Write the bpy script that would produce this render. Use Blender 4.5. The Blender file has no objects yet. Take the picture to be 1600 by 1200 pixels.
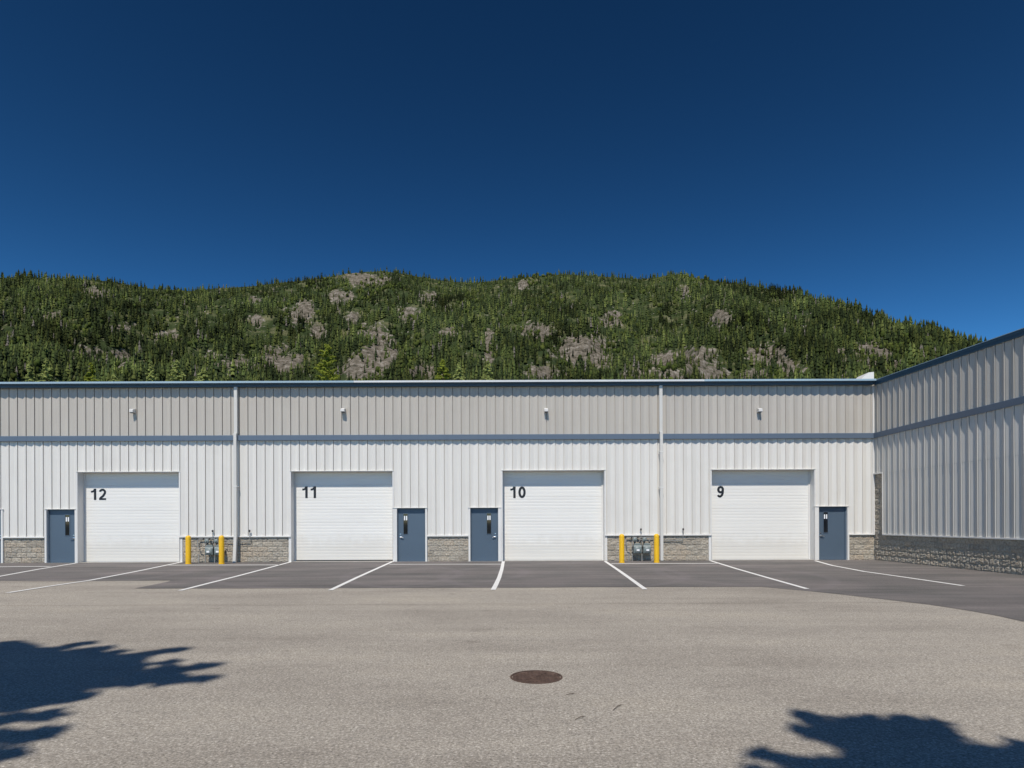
import bpy, bmesh, math, random
import numpy as np
from mathutils import Matrix, Vector, noise
random.seed(7); rng = np.random.default_rng(7)
PI = math.pi
C = bpy.context.scene.collection

# ------------------------------------------------------------------ camera, sky, sun, exposure
F, H0, CH, D = 960.0, 816.0, 1.55, 24.37        # focal in photo px, horizon row, camera height, distance of the long wall
S = F / D
ROLL = 0.0037
sc = bpy.context.scene
cd = bpy.data.cameras.new('camera'); cam = bpy.data.objects.new('camera', cd); C.objects.link(cam)
cd.sensor_width = 36; cd.lens = 36 * F / 1600; cd.shift_y = (H0 - 600) / 1600
cd.clip_start = 0.1; cd.clip_end = 20000
cam.matrix_world = Matrix.Translation((0, 0, CH)) @ Matrix.Rotation(PI/2, 4, 'X') @ Matrix.Rotation(-ROLL, 4, 'Z')
sc.camera = cam
SUN = Vector((-0.18, -1.0, 1.45)).normalized()
w = bpy.data.worlds.new('World'); sc.world = w; w.use_nodes = True
nt = w.node_tree; bg = nt.nodes['Background']
sky = nt.nodes.new('ShaderNodeTexSky'); sky.sky_type = 'NISHITA'; sky.sun_disc = False
sky.sun_elevation = math.asin(SUN.z); sky.sun_rotation = math.atan2(SUN.x, SUN.y)
sky.altitude = 1200; sky.air_density = 1.0; sky.dust_density = 0.1; sky.ozone_density = 4.0
gm = nt.nodes.new('ShaderNodeGamma'); gm.inputs[1].default_value = 2.2
hs = nt.nodes.new('ShaderNodeHueSaturation'); hs.inputs['Hue'].default_value = .481; hs.inputs['Saturation'].default_value = 1.0; hs.inputs['Value'].default_value = 0.225
nt.links.new(sky.outputs[0], gm.inputs[0]); nt.links.new(gm.outputs[0], hs.inputs['Color']); nt.links.new(hs.outputs[0], bg.inputs['Color'])
bg.inputs['Strength'].default_value = 0.06
sl = bpy.data.lights.new('sun', 'SUN'); sl.energy = 4.1; sl.angle = math.radians(0.53); sl.color = (1.0, 0.94, 0.845)
so = bpy.data.objects.new('sun', sl); C.objects.link(so); so.rotation_euler = SUN.to_track_quat('Z', 'Y').to_euler()
so.location = (-20, -60, 90)
sc.view_settings.view_transform = 'Standard'; sc.view_settings.look = 'None'
sc.view_settings.gamma = 1; sc.view_settings.use_curve_mapping = False; sc.view_settings.exposure = 0.0

# ------------------------------------------------------------------ helpers
def uv(px, py): return px - ROLL*(py-H0), py + ROLL*(px-800)
def P(px, py, Y=D):                                # point of the plane at depth Y seen at a photo pixel
    a, b = uv(px, py); return (a-800)/F*Y, CH + (H0-b)/F*Y
def X_(px, py=800, Y=D): return P(px, py, Y)[0]
def Z_(py, px=800, Y=D): return P(px, py, Y)[1]
def G(px, py):                                     # ground point
    a, b = uv(px, py); Y = F*CH/(b-H0); return (a-800)/F*Y, Y

def node_mat(name, color=(.5,.5,.5), rough=.6, metal=0.0, spec=.5):
    m = bpy.data.materials.new(name); m.use_nodes = True
    b = m.node_tree.nodes['Principled BSDF']
    b.inputs['Base Color'].default_value = (*color, 1); b.inputs['Roughness'].default_value = rough
    b.inputs['Metallic'].default_value = metal; b.inputs['Specular IOR Level'].default_value = spec
    return m, m.node_tree, b
def N(t, kind, **kw):
    n = t.nodes.new(kind)
    for k, v in kw.items():
        if k in n.inputs: n.inputs[k].default_value = v
        else: setattr(n, k, v)
    return n
def ramp(t, src, stops):
    r = t.nodes.new('ShaderNodeValToRGB'); e = r.color_ramp.elements
    while len(e) < len(stops): e.new(.5)
    for q, (p, c) in zip(e, stops): q.position = p; q.color = (*c, 1) if len(c) == 3 else c
    t.links.new(src, r.inputs[0]); return r
def coords(t, scale=(1,1,1), obj=False):
    tc = t.nodes.new('ShaderNodeTexCoord'); mp = t.nodes.new('ShaderNodeMapping'); mp.inputs['Scale'].default_value = scale
    if obj: t.links.new(tc.outputs['Object'], mp.inputs[0])
    else:
        g = t.nodes.new('ShaderNodeNewGeometry'); t.links.new(g.outputs['Position'], mp.inputs[0])
    return mp.outputs[0]
def mix(t, fac, a, b, mode='MIX'):
    m = t.nodes.new('ShaderNodeMix'); m.data_type = 'RGBA'; m.blend_type = mode
    for i, v in ((0, fac), (6, a), (7, b)):
        if isinstance(v, bpy.types.NodeSocket): t.links.new(v, m.inputs[i])
        elif i == 0: m.inputs[0].default_value = v
        else: m.inputs[i].default_value = (*v, 1)
    return m.outputs[2]
def bump(t, b, h, dist, strength=1.0):
    n = t.nodes.new('ShaderNodeBump'); n.inputs['Distance'].default_value = dist; n.inputs['Strength'].default_value = strength
    t.links.new(h, n.inputs['Height']); t.links.new(n.outputs[0], b.inputs['Normal'])

def painted(name, col, rough=.5, var=.06, streak=(9, 9, .35), dirt=(.5,.46,.4), dirtamt=.12):
    m, t, b = node_mat(name, col, rough)
    n1 = N(t, 'ShaderNodeTexNoise', Scale=1.0, Detail=4.0); t.links.new(coords(t, streak), n1.inputs['Vector'])
    oi = t.nodes.new('ShaderNodeObjectInfo')
    r1 = ramp(t, n1.outputs[0], [(.3, tuple(c*(1-var) for c in col)), (.7, tuple(min(1, c*(1+var*.5)) for c in col))])
    r2 = ramp(t, oi.outputs['Random'], [(0, (1-var*.6,)*3), (1, (1, 1, 1))])
    c = mix(t, 1.0, r1.outputs[0], r2.outputs[0], 'MULTIPLY')
    n2 = N(t, 'ShaderNodeTexNoise', Scale=.7, Detail=7.0, Roughness=.65); t.links.new(coords(t), n2.inputs['Vector'])
    r3 = ramp(t, n2.outputs[0], [(.5, (0,0,0)), (.75, (dirtamt,)*3)])
    c = mix(t, r3.outputs[0], c, tuple(x*y for x, y in zip(col, dirt)))
    t.links.new(c, b.inputs['Base Color'])
    n3 = N(t, 'ShaderNodeTexNoise', Scale=1.4, Detail=2.0); t.links.new(coords(t, (2,2,.6)), n3.inputs['Vector'])
    bump(t, b, n3.outputs[0], .004)
    return m

M = {}
M['siding_up'] = painted('beige_siding', (.50, .462, .41), .55, .06)
M['siding_lo'] = painted('white_siding', (.74, .712, .665), .5, .05, dirtamt=.10)
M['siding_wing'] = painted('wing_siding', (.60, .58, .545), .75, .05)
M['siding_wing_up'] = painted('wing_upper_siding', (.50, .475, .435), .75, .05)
M['white_trim'] = painted('white_trim', (.74, .72, .69), .45, .04)
M['door_white'] = painted('white_door_steel', (.80, .78, .74), .5, .03, (.4, .4, 3), dirtamt=.04)
t = M['door_white'].node_tree; b = t.nodes['Principled BSDF']; src = b.inputs['Base Color'].links[0].from_socket
g_ = t.nodes.new('ShaderNodeNewGeometry'); sp = t.nodes.new('ShaderNodeSeparateXYZ'); t.links.new(g_.outputs['Position'], sp.inputs[0])
nz = N(t, 'ShaderNodeTexNoise', Scale=3.0, Detail=7.0, Roughness=.7); t.links.new(coords(t, (1, 1, .6)), nz.inputs['Vector'])
md_ = N(t, 'ShaderNodeMath', operation='MULTIPLY_ADD'); t.links.new(nz.outputs[0], md_.inputs[0]); md_.inputs[1].default_value = -1.1; t.links.new(sp.outputs['Z'], md_.inputs[2])
rz = ramp(t, md_.outputs[0], [(.0, (.3,)*3), (.55, (0,0,0))]); rz.color_ramp.interpolation = 'EASE'
t.links.new(mix(t, rz.outputs[0], src, (.56, .51, .43)), b.inputs['Base Color'])
M['blue_trim'] = painted('blue_trim', (.112, .150, .205), .45, .05, (.4, .4, 4))
M['navy'] = painted('navy_gutter', (.032, .078, .125), .4, .05, (.4, .4, 4))
M['blue_door'] = painted('blue_door_paint', (.085, .122, .168), .42, .05, (.6, .6, .6))
M['pale_metal'] = painted('pale_gutter_lip', (.36, .48, .56), .38, .1, (.5, 2, 2))
M['white_metal'] = painted('white_roof_edge', (.7, .72, .73), .4, .1, (.5, 2, 2))
M['pipe_beige'] = painted('beige_downspout', (.66, .64, .60), .45, .04)
M['yellow'] = painted('yellow_bollard_plastic', (.86, .50, .012), .38, .05, (2, 2, 2), (.6, .5, .4), .3)
M['dark'] = node_mat('dark_rubber', (.015, .015, .017), .8)[0]
M['black_ink'] = node_mat('black_numerals', (.012, .013, .016), .45)[0]
M['steel'] = node_mat('brushed_steel', (.55, .56, .58), .28, 1.0)[0]
M['grey_cast'] = painted('grey_meter_casting', (.20, .24, .24), .45, .1, (6, 6, 6))
M['grey_pipe'] = painted('grey_gas_pipe', (.30, .30, .29), .45, .12, (6, 6, 6))
M['iron'] = painted('dark_iron', (.035, .033, .032), .6, .2, (6, 6, 6))
M['seal'] = node_mat('weather_seal', (.03, .03, .03), .7)[0]
M['flat_white'] = node_mat('matte_white', (.85, .86, .88), .5)[0]
M['concrete'] = painted('concrete', (.36, .34, .31), .9, .15, (3, 3, 3))
M['roofing'] = painted('grey_roofing', (.45, .45, .45), .7, .1, (1, 1, 1))
m, t, b = node_mat('wire_glass', (.006, .008, .012), .04, 0, .6); M['glass'] = m
m, t, b = node_mat('lamp_lens', (.10, .10, .10), .2, 0, .6); M['lens'] = m

# split-face block: warm grey, mottled stone
m, t, b = node_mat('split_face_block', rough=.95, spec=.2)
cw = coords(t)
n1 = N(t, 'ShaderNodeTexNoise', Scale=14.0, Detail=8.0, Roughness=.7); t.links.new(cw, n1.inputs['Vector'])
r1 = ramp(t, n1.outputs[0], [(.25, (.20, .172, .14)), (.42, (.40, .36, .305)), (.58, (.53, .485, .42)), (.8, (.70, .66, .59))])
oi = t.nodes.new('ShaderNodeObjectInfo'); r2 = ramp(t, oi.outputs['Random'], [(0, (.78, .76, .73)), (.5, (1, .99, .96)), (1, (1.0, .93, .85))])
c = mix(t, 1.0, r1.outputs[0], r2.outputs[0], 'MULTIPLY')
t.links.new(c, b.inputs['Base Color'])
n2 = N(t, 'ShaderNodeTexNoise', Scale=26.0, Detail=9.0, Roughness=.72); t.links.new(cw, n2.inputs['Vector']); bump(t, b, n2.outputs[0], .05)
M['block'] = m
m, t, b = node_mat('mortar', (.46, .43, .38), .95, spec=.2)
n2 = N(t, 'ShaderNodeTexNoise', Scale=40.0, Detail=6.0); t.links.new(coords(t), n2.inputs['Vector']); bump(t, b, n2.outputs[0], .01)
M['mortar'] = m

# worn pale lot
m, t, b = node_mat('worn_pale_asphalt', rough=.93, spec=.25)
cw = coords(t)
nA = N(t, 'ShaderNodeTexNoise', Scale=46.0, Detail=6.0, Roughness=.8); t.links.new(cw, nA.inputs['Vector'])
nB = N(t, 'ShaderNodeTexVoronoi', Scale=75.0); t.links.new(cw, nB.inputs['Vector'])
nC = N(t, 'ShaderNodeTexNoise', Scale=.55, Detail=8.0, Roughness=.6); t.links.new(coords(t, (.5, 1, 1)), nC.inputs['Vector'])
nD = N(t, 'ShaderNodeTexNoise', Scale=9.0, Detail=6.0, Roughness=.7); t.links.new(cw, nD.inputs['Vector'])
rA = ramp(t, nA.outputs[0], [(.30, (.06, .053, .045)), (.43, (.315, .283, .240)), (.56, (.455, .415, .358)), (.70, (.92, .85, .76))])
rB = ramp(t, nB.outputs['Distance'], [(.0, (1.18, 1.15, 1.1)), (.30, (1, 1, 1)), (.75, (.72, .72, .73))])
c = mix(t, .8, rA.outputs[0], rB.outputs[0], 'MULTIPLY')
rC = ramp(t, nC.outputs[0], [(.3, (.80, .79, .79)), (.52, (1, 1, 1)), (.72, (1.12, 1.11, 1.08))])
c = mix(t, 1.0, c, rC.outputs[0], 'MULTIPLY')
rD = ramp(t, nD.outputs[0], [(.32, (.80, .80, .81)), (.5, (1, 1, 1))])
c = mix(t, .8, c, rD.outputs[0], 'MULTIPLY')
wv = N(t, 'ShaderNodeTexNoise', Scale=1.0, Detail=5.0, Roughness=.6); t.links.new(coords(t, (.07, 2.2, 1)), wv.inputs['Vector'])
rW = ramp(t, wv.outputs[0], [(.36, (.95, .945, .94)), (.5, (1, 1, 1)), (.66, (1.03, 1.025, 1.02))])
c = mix(t, 1.0, c, rW.outputs[0], 'MULTIPLY')
wc = N(t, 'ShaderNodeTexVoronoi', Scale=.22, feature='DISTANCE_TO_EDGE')
nn = N(t, 'ShaderNodeTexNoise', Scale=1.2, Detail=6.0); t.links.new(cw, nn.inputs['Vector'])
wm = mix(t, .18, cw, nn.outputs['Color']); t.links.new(wm, wc.inputs['Vector'])
sx = t.nodes.new('ShaderNodeSeparateXYZ'); t.links.new(wm, sx.inputs[0])
s1 = N(t, 'ShaderNodeMath', operation='SUBTRACT'); t.links.new(sx.outputs['Y'], s1.inputs[0]); s1.inputs[1].default_value = 9.62
s2 = N(t, 'ShaderNodeMath', operation='ABSOLUTE'); t.links.new(s1.outputs[0], s2.inputs[0])
s3 = ramp(t, s2.outputs[0], [(.0, (.80,.79,.78)), (.022, (.86, .85, .84)), (.05, (1, 1, 1))])
c = mix(t, 1.0, c, s3.outputs[0], 'MULTIPLY')
nO = N(t, 'ShaderNodeTexNoise', Scale=1.7, Detail=3.0); t.links.new(coords(t, (.8, 1.3, 1)), nO.inputs['Vector'])
rO = ramp(t, nO.outputs[0], [(.24, (.72, .70, .69)), (.33, (1, 1, 1))]); c = mix(t, .8, c, rO.outputs[0], 'MULTIPLY')
t.links.new(c, b.inputs['Base Color'])
bump(t, b, nA.outputs[0], .006, .8)
M['lot'] = m

# newer dark apron
m, t, b = node_mat('dark_asphalt', rough=.9, spec=.3)
cw = coords(t)
nA = N(t, 'ShaderNodeTexNoise', Scale=70.0, Detail=4.0, Roughness=.7); t.links.new(cw, nA.inputs['Vector'])
nB = N(t, 'ShaderNodeTexNoise', Scale=1.0, Detail=7.0, Roughness=.62, Distortion=.8); t.links.new(coords(t, (.16, 1.3, 1)), nB.inputs['Vector'])
nC = N(t, 'ShaderNodeTexNoise', Scale=.5, Detail=5.0); t.links.new(cw, nC.inputs['Vector'])
rA = ramp(t, nA.outputs[0], [(.3, (.082, .078, .074)), (.7, (.215, .204, .193))])
rB = ramp(t, nB.outputs[0], [(.3, (.74, .74, .75)), (.5, (1, .98, .99)), (.72, (1.42, 1.36, 1.36))])
rC = ramp(t, nC.outputs[0], [(.35, (.85, .86, .86)), (.65, (1.12, 1.08, 1.09))])
c = mix(t, 1.0, rA.outputs[0], rB.outputs[0], 'MULTIPLY'); c = mix(t, 1.0, c, rC.outputs[0], 'MULTIPLY')
# curved tyre marks in front of the doors
for cx, cy, rr in ((X_(534), D-6.2, 5.2), (X_(534)+2.6, D-5.4, 4.6), (X_(866)-1.6, D-5.8, 5.0), (X_(866)+1.7, D-6.4, 5.4), (X_(1190), D-6.4, 5.5), (X_(202), D-6.0, 5.0)):
    mp = t.nodes.new('ShaderNodeVectorMath'); mp.operation = 'SUBTRACT'; mp.inputs[1].default_value = (cx, cy, 0); t.links.new(cw, mp.inputs[0])
    ln = t.nodes.new('ShaderNodeVectorMath'); ln.operation = 'LENGTH'; t.links.new(mp.outputs[0], ln.inputs[0])
    rr_ = ramp(t, N(t, 'ShaderNodeMath', operation='MULTIPLY').outputs[0], [((rr-.22)/10, (0,0,0)), ((rr-.12)/10, (.25,)*3), ((rr+.06)/10, (.25,)*3), ((rr+.16)/10, (0,0,0))])
    mm = rr_.inputs[0].links[0].from_node; t.links.new(ln.outputs['Value'], mm.inputs[0]); mm.inputs[1].default_value = .1
    f = mix(t, 1.0, rr_.outputs[0], rB.outputs[0], 'MULTIPLY')
    c = mix(t, f, c, (.21, .185, .19))
t.links.new(c, b.inputs['Base Color']); bump(t, b, nA.outputs[0], .005, .6)
M['apron'] = m
m, t, b = node_mat('white_line_paint', rough=.7)
n1 = N(t, 'ShaderNodeTexNoise', Scale=30.0, Detail=6.0, Roughness=.7); t.links.new(coords(t), n1.inputs['Vector'])
r1 = ramp(t, n1.outputs[0], [(.30, (.42, .40, .38)), (.42, (.74, .73, .71)), (.7, (.82, .81, .79))]); t.links.new(r1.outputs[0], b.inputs['Base Color'])
M['line'] = m
m, t, b = node_mat('rusted_iron_cover', rough=.75, metal=.3)
n1 = N(t, 'ShaderNodeTexNoise', Scale=9.0, Detail=8.0, Roughness=.7); t.links.new(coords(t), n1.inputs['Vector'])
r1 = ramp(t, n1.outputs[0], [(.3, (.055, .034, .026)), (.55, (.125, .078, .058)), (.75, (.24, .165, .125))]); t.links.new(r1.outputs[0], b.inputs['Base Color'])
bump(t, b, n1.outputs[0], .01); M['manhole'] = m
m, t, b = node_mat('field_earth', rough=.95)
n1 = N(t, 'ShaderNodeTexNoise', Scale=.05, Detail=8.0); t.links.new(coords(t), n1.inputs['Vector'])
r1 = ramp(t, n1.outputs[0], [(.3, (.05, .07, .025)), (.6, (.12, .12, .06)), (.8, (.2, .18, .12))]); t.links.new(r1.outputs[0], b.inputs['Base Color']); M['field'] = m

# foliage: base colour from a per-tree attribute
def leafmat(name, attr=True, col=(.05,.08,.03), trans=.0):
    m, t, b = node_mat(name, col, .9, spec=.04)
    if attr:
        a = t.nodes.new('ShaderNodeAttribute'); a.attribute_name = 'tint'
        t.links.new(a.outputs['Color'], b.inputs['Base Color'])
    else:
        n = N(t, 'ShaderNodeTexNoise', Scale=2.2, Detail=4.0); t.links.new(coords(t), n.inputs['Vector'])
        r = ramp(t, n.outputs[0], [(.35, tuple(c*.6 for c in col)), (.65, tuple(c*1.35 for c in col))]); t.links.new(r.outputs[0], b.inputs['Base Color'])
        if trans:
            tr = t.nodes.new('ShaderNodeBsdfTranslucent'); t.links.new(r.outputs[0], tr.inputs[0])
            ms = t.nodes.new('ShaderNodeMixShader'); ms.inputs[0].default_value = trans
            t.links.new(b.outputs[0], ms.inputs[1]); t.links.new(tr.outputs[0], ms.inputs[2]); t.links.new(ms.outputs[0], t.nodes['Material Output'].inputs[0])
    return m
M['forest'] = leafmat('forest_needles')
M['leaf_pale'] = leafmat('pale_green_needles', False, (.37, .41, .14), .35)
M['leaf_yel'] = leafmat('yellow_green_leaves', False, (.27, .31, .05), .35)
M['leaf_dark'] = leafmat('dark_needles', False, (.035, .065, .025))
M['bark'] = painted('bark', (.09, .065, .045), .95, .3, (6, 6, 2))
m, t, b = node_mat('hillside', rough=.95, spec=.1)
a = t.nodes.new('ShaderNodeAttribute'); a.attribute_name = 'rock'
cw = coords(t)
n1 = N(t, 'ShaderNodeTexNoise', Scale=.075, Detail=10.0, Roughness=.68); t.links.new(cw, n1.inputs['Vector'])
n2 = N(t, 'ShaderNodeTexNoise', Scale=.02, Detail=8.0, Roughness=.6); t.links.new(coords(t, (1, 1, 2)), n2.inputs['Vector'])
r1 = ramp(t, n1.outputs[0], [(.36, (.025, .026, .018)), (.44, (.112, .096, .072)), (.54, (.18, .155, .124)), (.70, (.36, .325, .28))])
r2 = ramp(t, n2.outputs[0], [(.3, (.018, .03, .012)), (.52, (.045, .062, .022)), (.66, (.15, .145, .075))])
ad = N(t, 'ShaderNodeMath', operation='ADD'); t.links.new(a.outputs['Fac'], ad.inputs[0])
sb = N(t, 'ShaderNodeMath', operation='MULTIPLY_ADD'); t.links.new(n1.outputs[0], sb.inputs[0]); sb.inputs[1].default_value = 3.2; sb.inputs[2].default_value = -1.6
t.links.new(sb.outputs[0], ad.inputs[1])
rf = ramp(t, ad.outputs[0], [(.36, (0,0,0)), (.52, (1,1,1))])
c = mix(t, rf.outputs[0], r2.outputs[0], r1.outputs[0]); t.links.new(c, b.inputs['Base Color']); bump(t, b, n1.outputs[0], 7.0, 1.0)
M['hill'] = m

class MB:
    def __init__(s): s.v = []; s.f = []
    def poly(s, pts, faces):
        k = len(s.v); s.v += [tuple(p) for p in pts]; s.f += [tuple(i+k for i in f) for f in faces]; return s
    def box(s, x0, x1, y0, y1, z0, z1):
        return s.poly([(x0,y0,z0),(x1,y0,z0),(x1,y1,z0),(x0,y1,z0),(x0,y0,z1),(x1,y0,z1),(x1,y1,z1),(x0,y1,z1)],
                      [(0,3,2,1),(4,5,6,7),(0,1,5,4),(1,2,6,5),(2,3,7,6),(3,0,4,7)])
    def tube(s, pts, r, n=10, cap=True):
        pts = [Vector(p) for p in pts]; rs = r if isinstance(r, (list, tuple)) else [r]*len(pts)
        k = len(s.v); up = Vector((0,0,1))
        for i, p in enumerate(pts):
            d = ((pts[min(i+1, len(pts)-1)] - pts[max(i-1, 0)])).normalized()
            a = d.cross(up if abs(d.z) < .95 else Vector((0,1,0))).normalized(); b2 = d.cross(a).normalized()
            for j in range(n):
                q = p + (a*math.cos(2*PI*j/n) + b2*math.sin(2*PI*j/n))*rs[i]; s.v.append(tuple(q))
        for i in range(len(pts)-1):
            for j in range(n):
                s.f.append((k+i*n+j, k+i*n+(j+1) % n, k+(i+1)*n+(j+1) % n, k+(i+1)*n+j))
        if cap:
            s.f.append(tuple(k+j for j in range(n))[::-1]); e = k+(len(pts)-1)*n; s.f.append(tuple(e+j for j in range(n)))
        return s
    def prism(s, prof, x0, x1, ax='x', off=(0,0,0)):      # closed profile of (a,b) swept along an axis
        n = len(prof); pts = []
        for q in (x0, x1):
            for a, b2 in prof:
                pts.append({'x': (q, a, b2), 'y': (a, q, b2), 'z': (a, b2, q)}[ax])
        return s.poly([(p[0]+off[0], p[1]+off[1], p[2]+off[2]) for p in pts],
                      [(i, (i+1) % n, n+(i+1) % n, n+i) for i in range(n)] + [tuple(range(n))[::-1], tuple(range(n, 2*n))])
    def lathe(s, prof, c=(0,0,0), n=20, ax='z'):
        k = len(s.v)
        for r, h in prof:
            for j in range(n):
                a = 2*PI*j/n; x, y, z = r*math.cos(a), r*math.sin(a), h
                if ax == 'y': x, y, z = x, -z, y
                s.v.append((c[0]+x, c[1]+y, c[2]+z))
        for i in range(len(prof)-1):
            for j in range(n):
                s.f.append((k+i*n+j, k+i*n+(j+1) % n, k+(i+1)*n+(j+1) % n, k+(i+1)*n+j))
        s.f.append(tuple(k+j for j in range(n))[::-1]); e = k+(len(prof)-1)*n; s.f.append(tuple(e+j for j in range(n)))
        return s
    def mesh(s, name, mat):
        me = bpy.data.meshes.new(name); me.from_pydata(s.v, [], s.f)
        bm = bmesh.new(); bm.from_mesh(me); bmesh.ops.recalc_face_normals(bm, faces=bm.faces); bm.to_mesh(me); bm.free()
        me.materials.append(mat); return me
def obj(name, me, parent=None, loc=(0,0,0), label=None, kind=None):
    if isinstance(me, tuple): me = me[0].mesh(name, me[1])
    o = bpy.data.objects.new(name, me); C.objects.link(o); o.location = loc
    if parent: o.parent = parent
    if label: o['label'] = label
    if kind: o['kind'] = kind
    return o
def smooth(o, ang=.6):
    me = o.data
    me.polygons.foreach_set('use_smooth', [True]*len(me.polygons))
    try: me.set_sharp_from_angle(angle=ang)
    except Exception: pass
    return o
def tag(o, label, cat, group=None):
    o['label'] = label; o['category'] = cat
    if group: o['group'] = group
    return o
def thing(name, label, cat, loc=(0,0,0), group=None):
    o = bpy.data.objects.new(name, None); C.objects.link(o); o.location = loc; o.empty_display_size = .3
    return tag(o, label, cat, group)
def copy_tree(o, loc, label, parent=None):
    c = o.copy(); C.objects.link(c); c.parent = parent; c.location = loc if parent is None else o.location
    if parent is None and label: c['label'] = label
    for ch in o.children: copy_tree(ch, None, None, c)
    return c
def bevel(o, wd=.006, seg=2):
    md = o.modifiers.new('bevel', 'BEVEL'); md.width = wd; md.segments = seg; md.limit_method = 'ANGLE'; return o

# ------------------------------------------------------------------ ground
g = MB().poly([(-6000,-6000,0),(6000,-6000,0),(6000,6000,0),(-6000,6000,0)], [(0,1,2,3)])
obj('ground', (g, M['field']), kind='structure')
lot = MB().poly([(-70,-40,.004),(45,-40,.004),(45,46,.004),(-70,46,.004)], [(0,1,2,3)])
lot_o = obj('parking_lot', (lot, M['lot']), kind='structure')
edge = [G(0, 908), G(120, 908.5), G(268, 907.2), G(262, 909.5), G(210, 920), G(400, 919.8), G(600, 919.2), G(800, 918.6), G(1000, 917.6), G(1190, 917.4),
        G(1262, 923.8), G(1325, 930.5), G(1387, 937.6), G(1450, 945), G(1500, 952.5), G(1550, 961), G(1600, 972)]
edge = [(-60, edge[0][1])] + edge + [(edge[-1][0]+.75, edge[-1][1]-1.5), (16.6, 4.0), (25, -8)]
top = [(25, D+.5), (-60, D+.5)]
# edge resampled with a slight raggedness
fine = []
for (a, b_) in zip(edge[:-1], edge[1:]):
    L = math.dist(a, b_); k = max(1, int(L/.22)) if L < 30 else 60
    for i in range(k):
        q = i/k; x = a[0]+(b_[0]-a[0])*q; y = a[1]+(b_[1]-a[1])*q
        fine.append((x, y + .05*noise.noise(Vector((x*1.7, y*1.7, 3))) + .03*noise.noise(Vector((x*6, y*6, 9)))))
fine.append(edge[-1])
bm = bmesh.new(); vs = [bm.verts.new((x, y, .009)) for x, y in fine + top]; fc = bm.faces.new(vs); bmesh.ops.triangulate(bm, faces=[fc]); bmesh.ops.recalc_face_normals(bm, faces=bm.faces)
for f_ in bm.faces:
    if f_.normal.z < 0: f_.normal_flip()
me = bpy.data.meshes.new('asphalt_apron'); bm.to_mesh(me); bm.free(); me.materials.append(M['apron'])
apron = obj('asphalt_apron', me, kind='structure')

def line(pts, width, z=.014):
    n = len(pts); L = []; R = []
    for i, p in enumerate(pts):
        a = Vector(pts[max(0, i-1)]); b_ = Vector(pts[min(n-1, i+1)]); d = (b_-a).normalized(); nn_ = Vector((-d.y, d.x))*width/2
        L.append((p[0]+nn_.x, p[1]+nn_.y, z)); R.append((p[0]-nn_.x, p[1]-nn_.y, z))
    mb = MB().poly(L+R, [(i, n+i, n+i+1, i+1) for i in range(n-1)])
    me = mb.mesh('painted_line', M['line'])
    if me.polygons[0].normal.z < 0: me.flip_normals()
    return obj('painted_line', me, apron)
LW = .115
line([G(120, 880.2), G(60, 890), G(0, 901), G(-80, 916)], LW)
line([G(282, 879), G(215, 893), G(140, 907.5), G(75, 917), G(12, 927)], LW)
line([G(455, 878.3), G(370, 901), G(330, 911), G(281, 923.6)], LW)
line([G(614, 877.6), G(560, 902), G(516, 923)], LW)
line([G(786.5, 877.6), G(784, 890), G(780, 903), G(775, 914), G(770.5, 922.4)], LW)
line([G(945.5, 877.4), G(967, 892), G(988, 907), G(1008, 921.6)], LW)
line([G(1110, 876.5), G(1150, 889), G(1200, 903.5), G(1261, 920.8)], LW)
line([G(1273.5, 876.6), G(1300, 884), G(1350, 893.5), G(1420, 903.5), G(1505, 916)], LW)
for a, b_ in (((-60, 886.6), (78, 885.6)), ((264, 883.6), (437, 883.2)), ((608, 882.2), (783, 882)), ((955, 881.3), (1122, 880.7))):
    line([G(*a), G(*b_)], .20)

# manhole
mx, my = G(838, 1058.5); MR = .262
mh = thing('manhole_cover', 'round rusty brown iron manhole cover set in the pale old asphalt', 'manhole cover', (mx, my, .004))
o = obj('frame_ring', (MB().lathe([(MR, -.02), (MR, .006), (MR-.02, .007), (MR-.022, -.02)], n=48), M['manhole']), mh)
b2 = MB().lathe([(MR-.026, -.02), (MR-.026, .005), (.001, .006)], n=48)
obj('lid', (b2, M['manhole']), mh)
st = MB()
for i in range(-5, 6):
    for j in range(-5, 6):
        x, y = i*.038, j*.038
        if math.hypot(x, y) < MR-.05: st.box(x-.011, x+.011, y-.011, y+.011, .005, .009)
so_ = obj('grip_studs', (st, M['manhole']), mh, kind='stuff')
st = MB().box(-.16, .16, -.008, .008, .009, .011); q = obj('rib', (st, M['manhole']), mh); q.rotation_euler.z = .9

# twigs on the asphalt
for px, py, L, a, lab in ((893, 1087, .10, .2, 'short dark twig lying on asphalt just right of manhole cover'), (907, 1124, .12, .7, 'dark twig on the asphalt below and right of manhole cover, nearest'),
                    (965, 1107, .2, 1.0, 'long thin twig on the asphalt farther right of manhole cover')):
    x, y = G(px, py)
    pts = [(-L/2*math.cos(a), -L/2*math.sin(a), .008), (0, .01, .012), (L/2*math.cos(a), L/2*math.sin(a), .009)]
    o = obj('twig', (MB().tube(pts, [.002, .003, .001], 6).tube([(0,.01,.012), (.03, .035, .012)], [.002,.001], 5), M['bark']), None, (x, y, .004)); tag(o, lab, 'twig', 'twigs on the asphalt')

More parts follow.
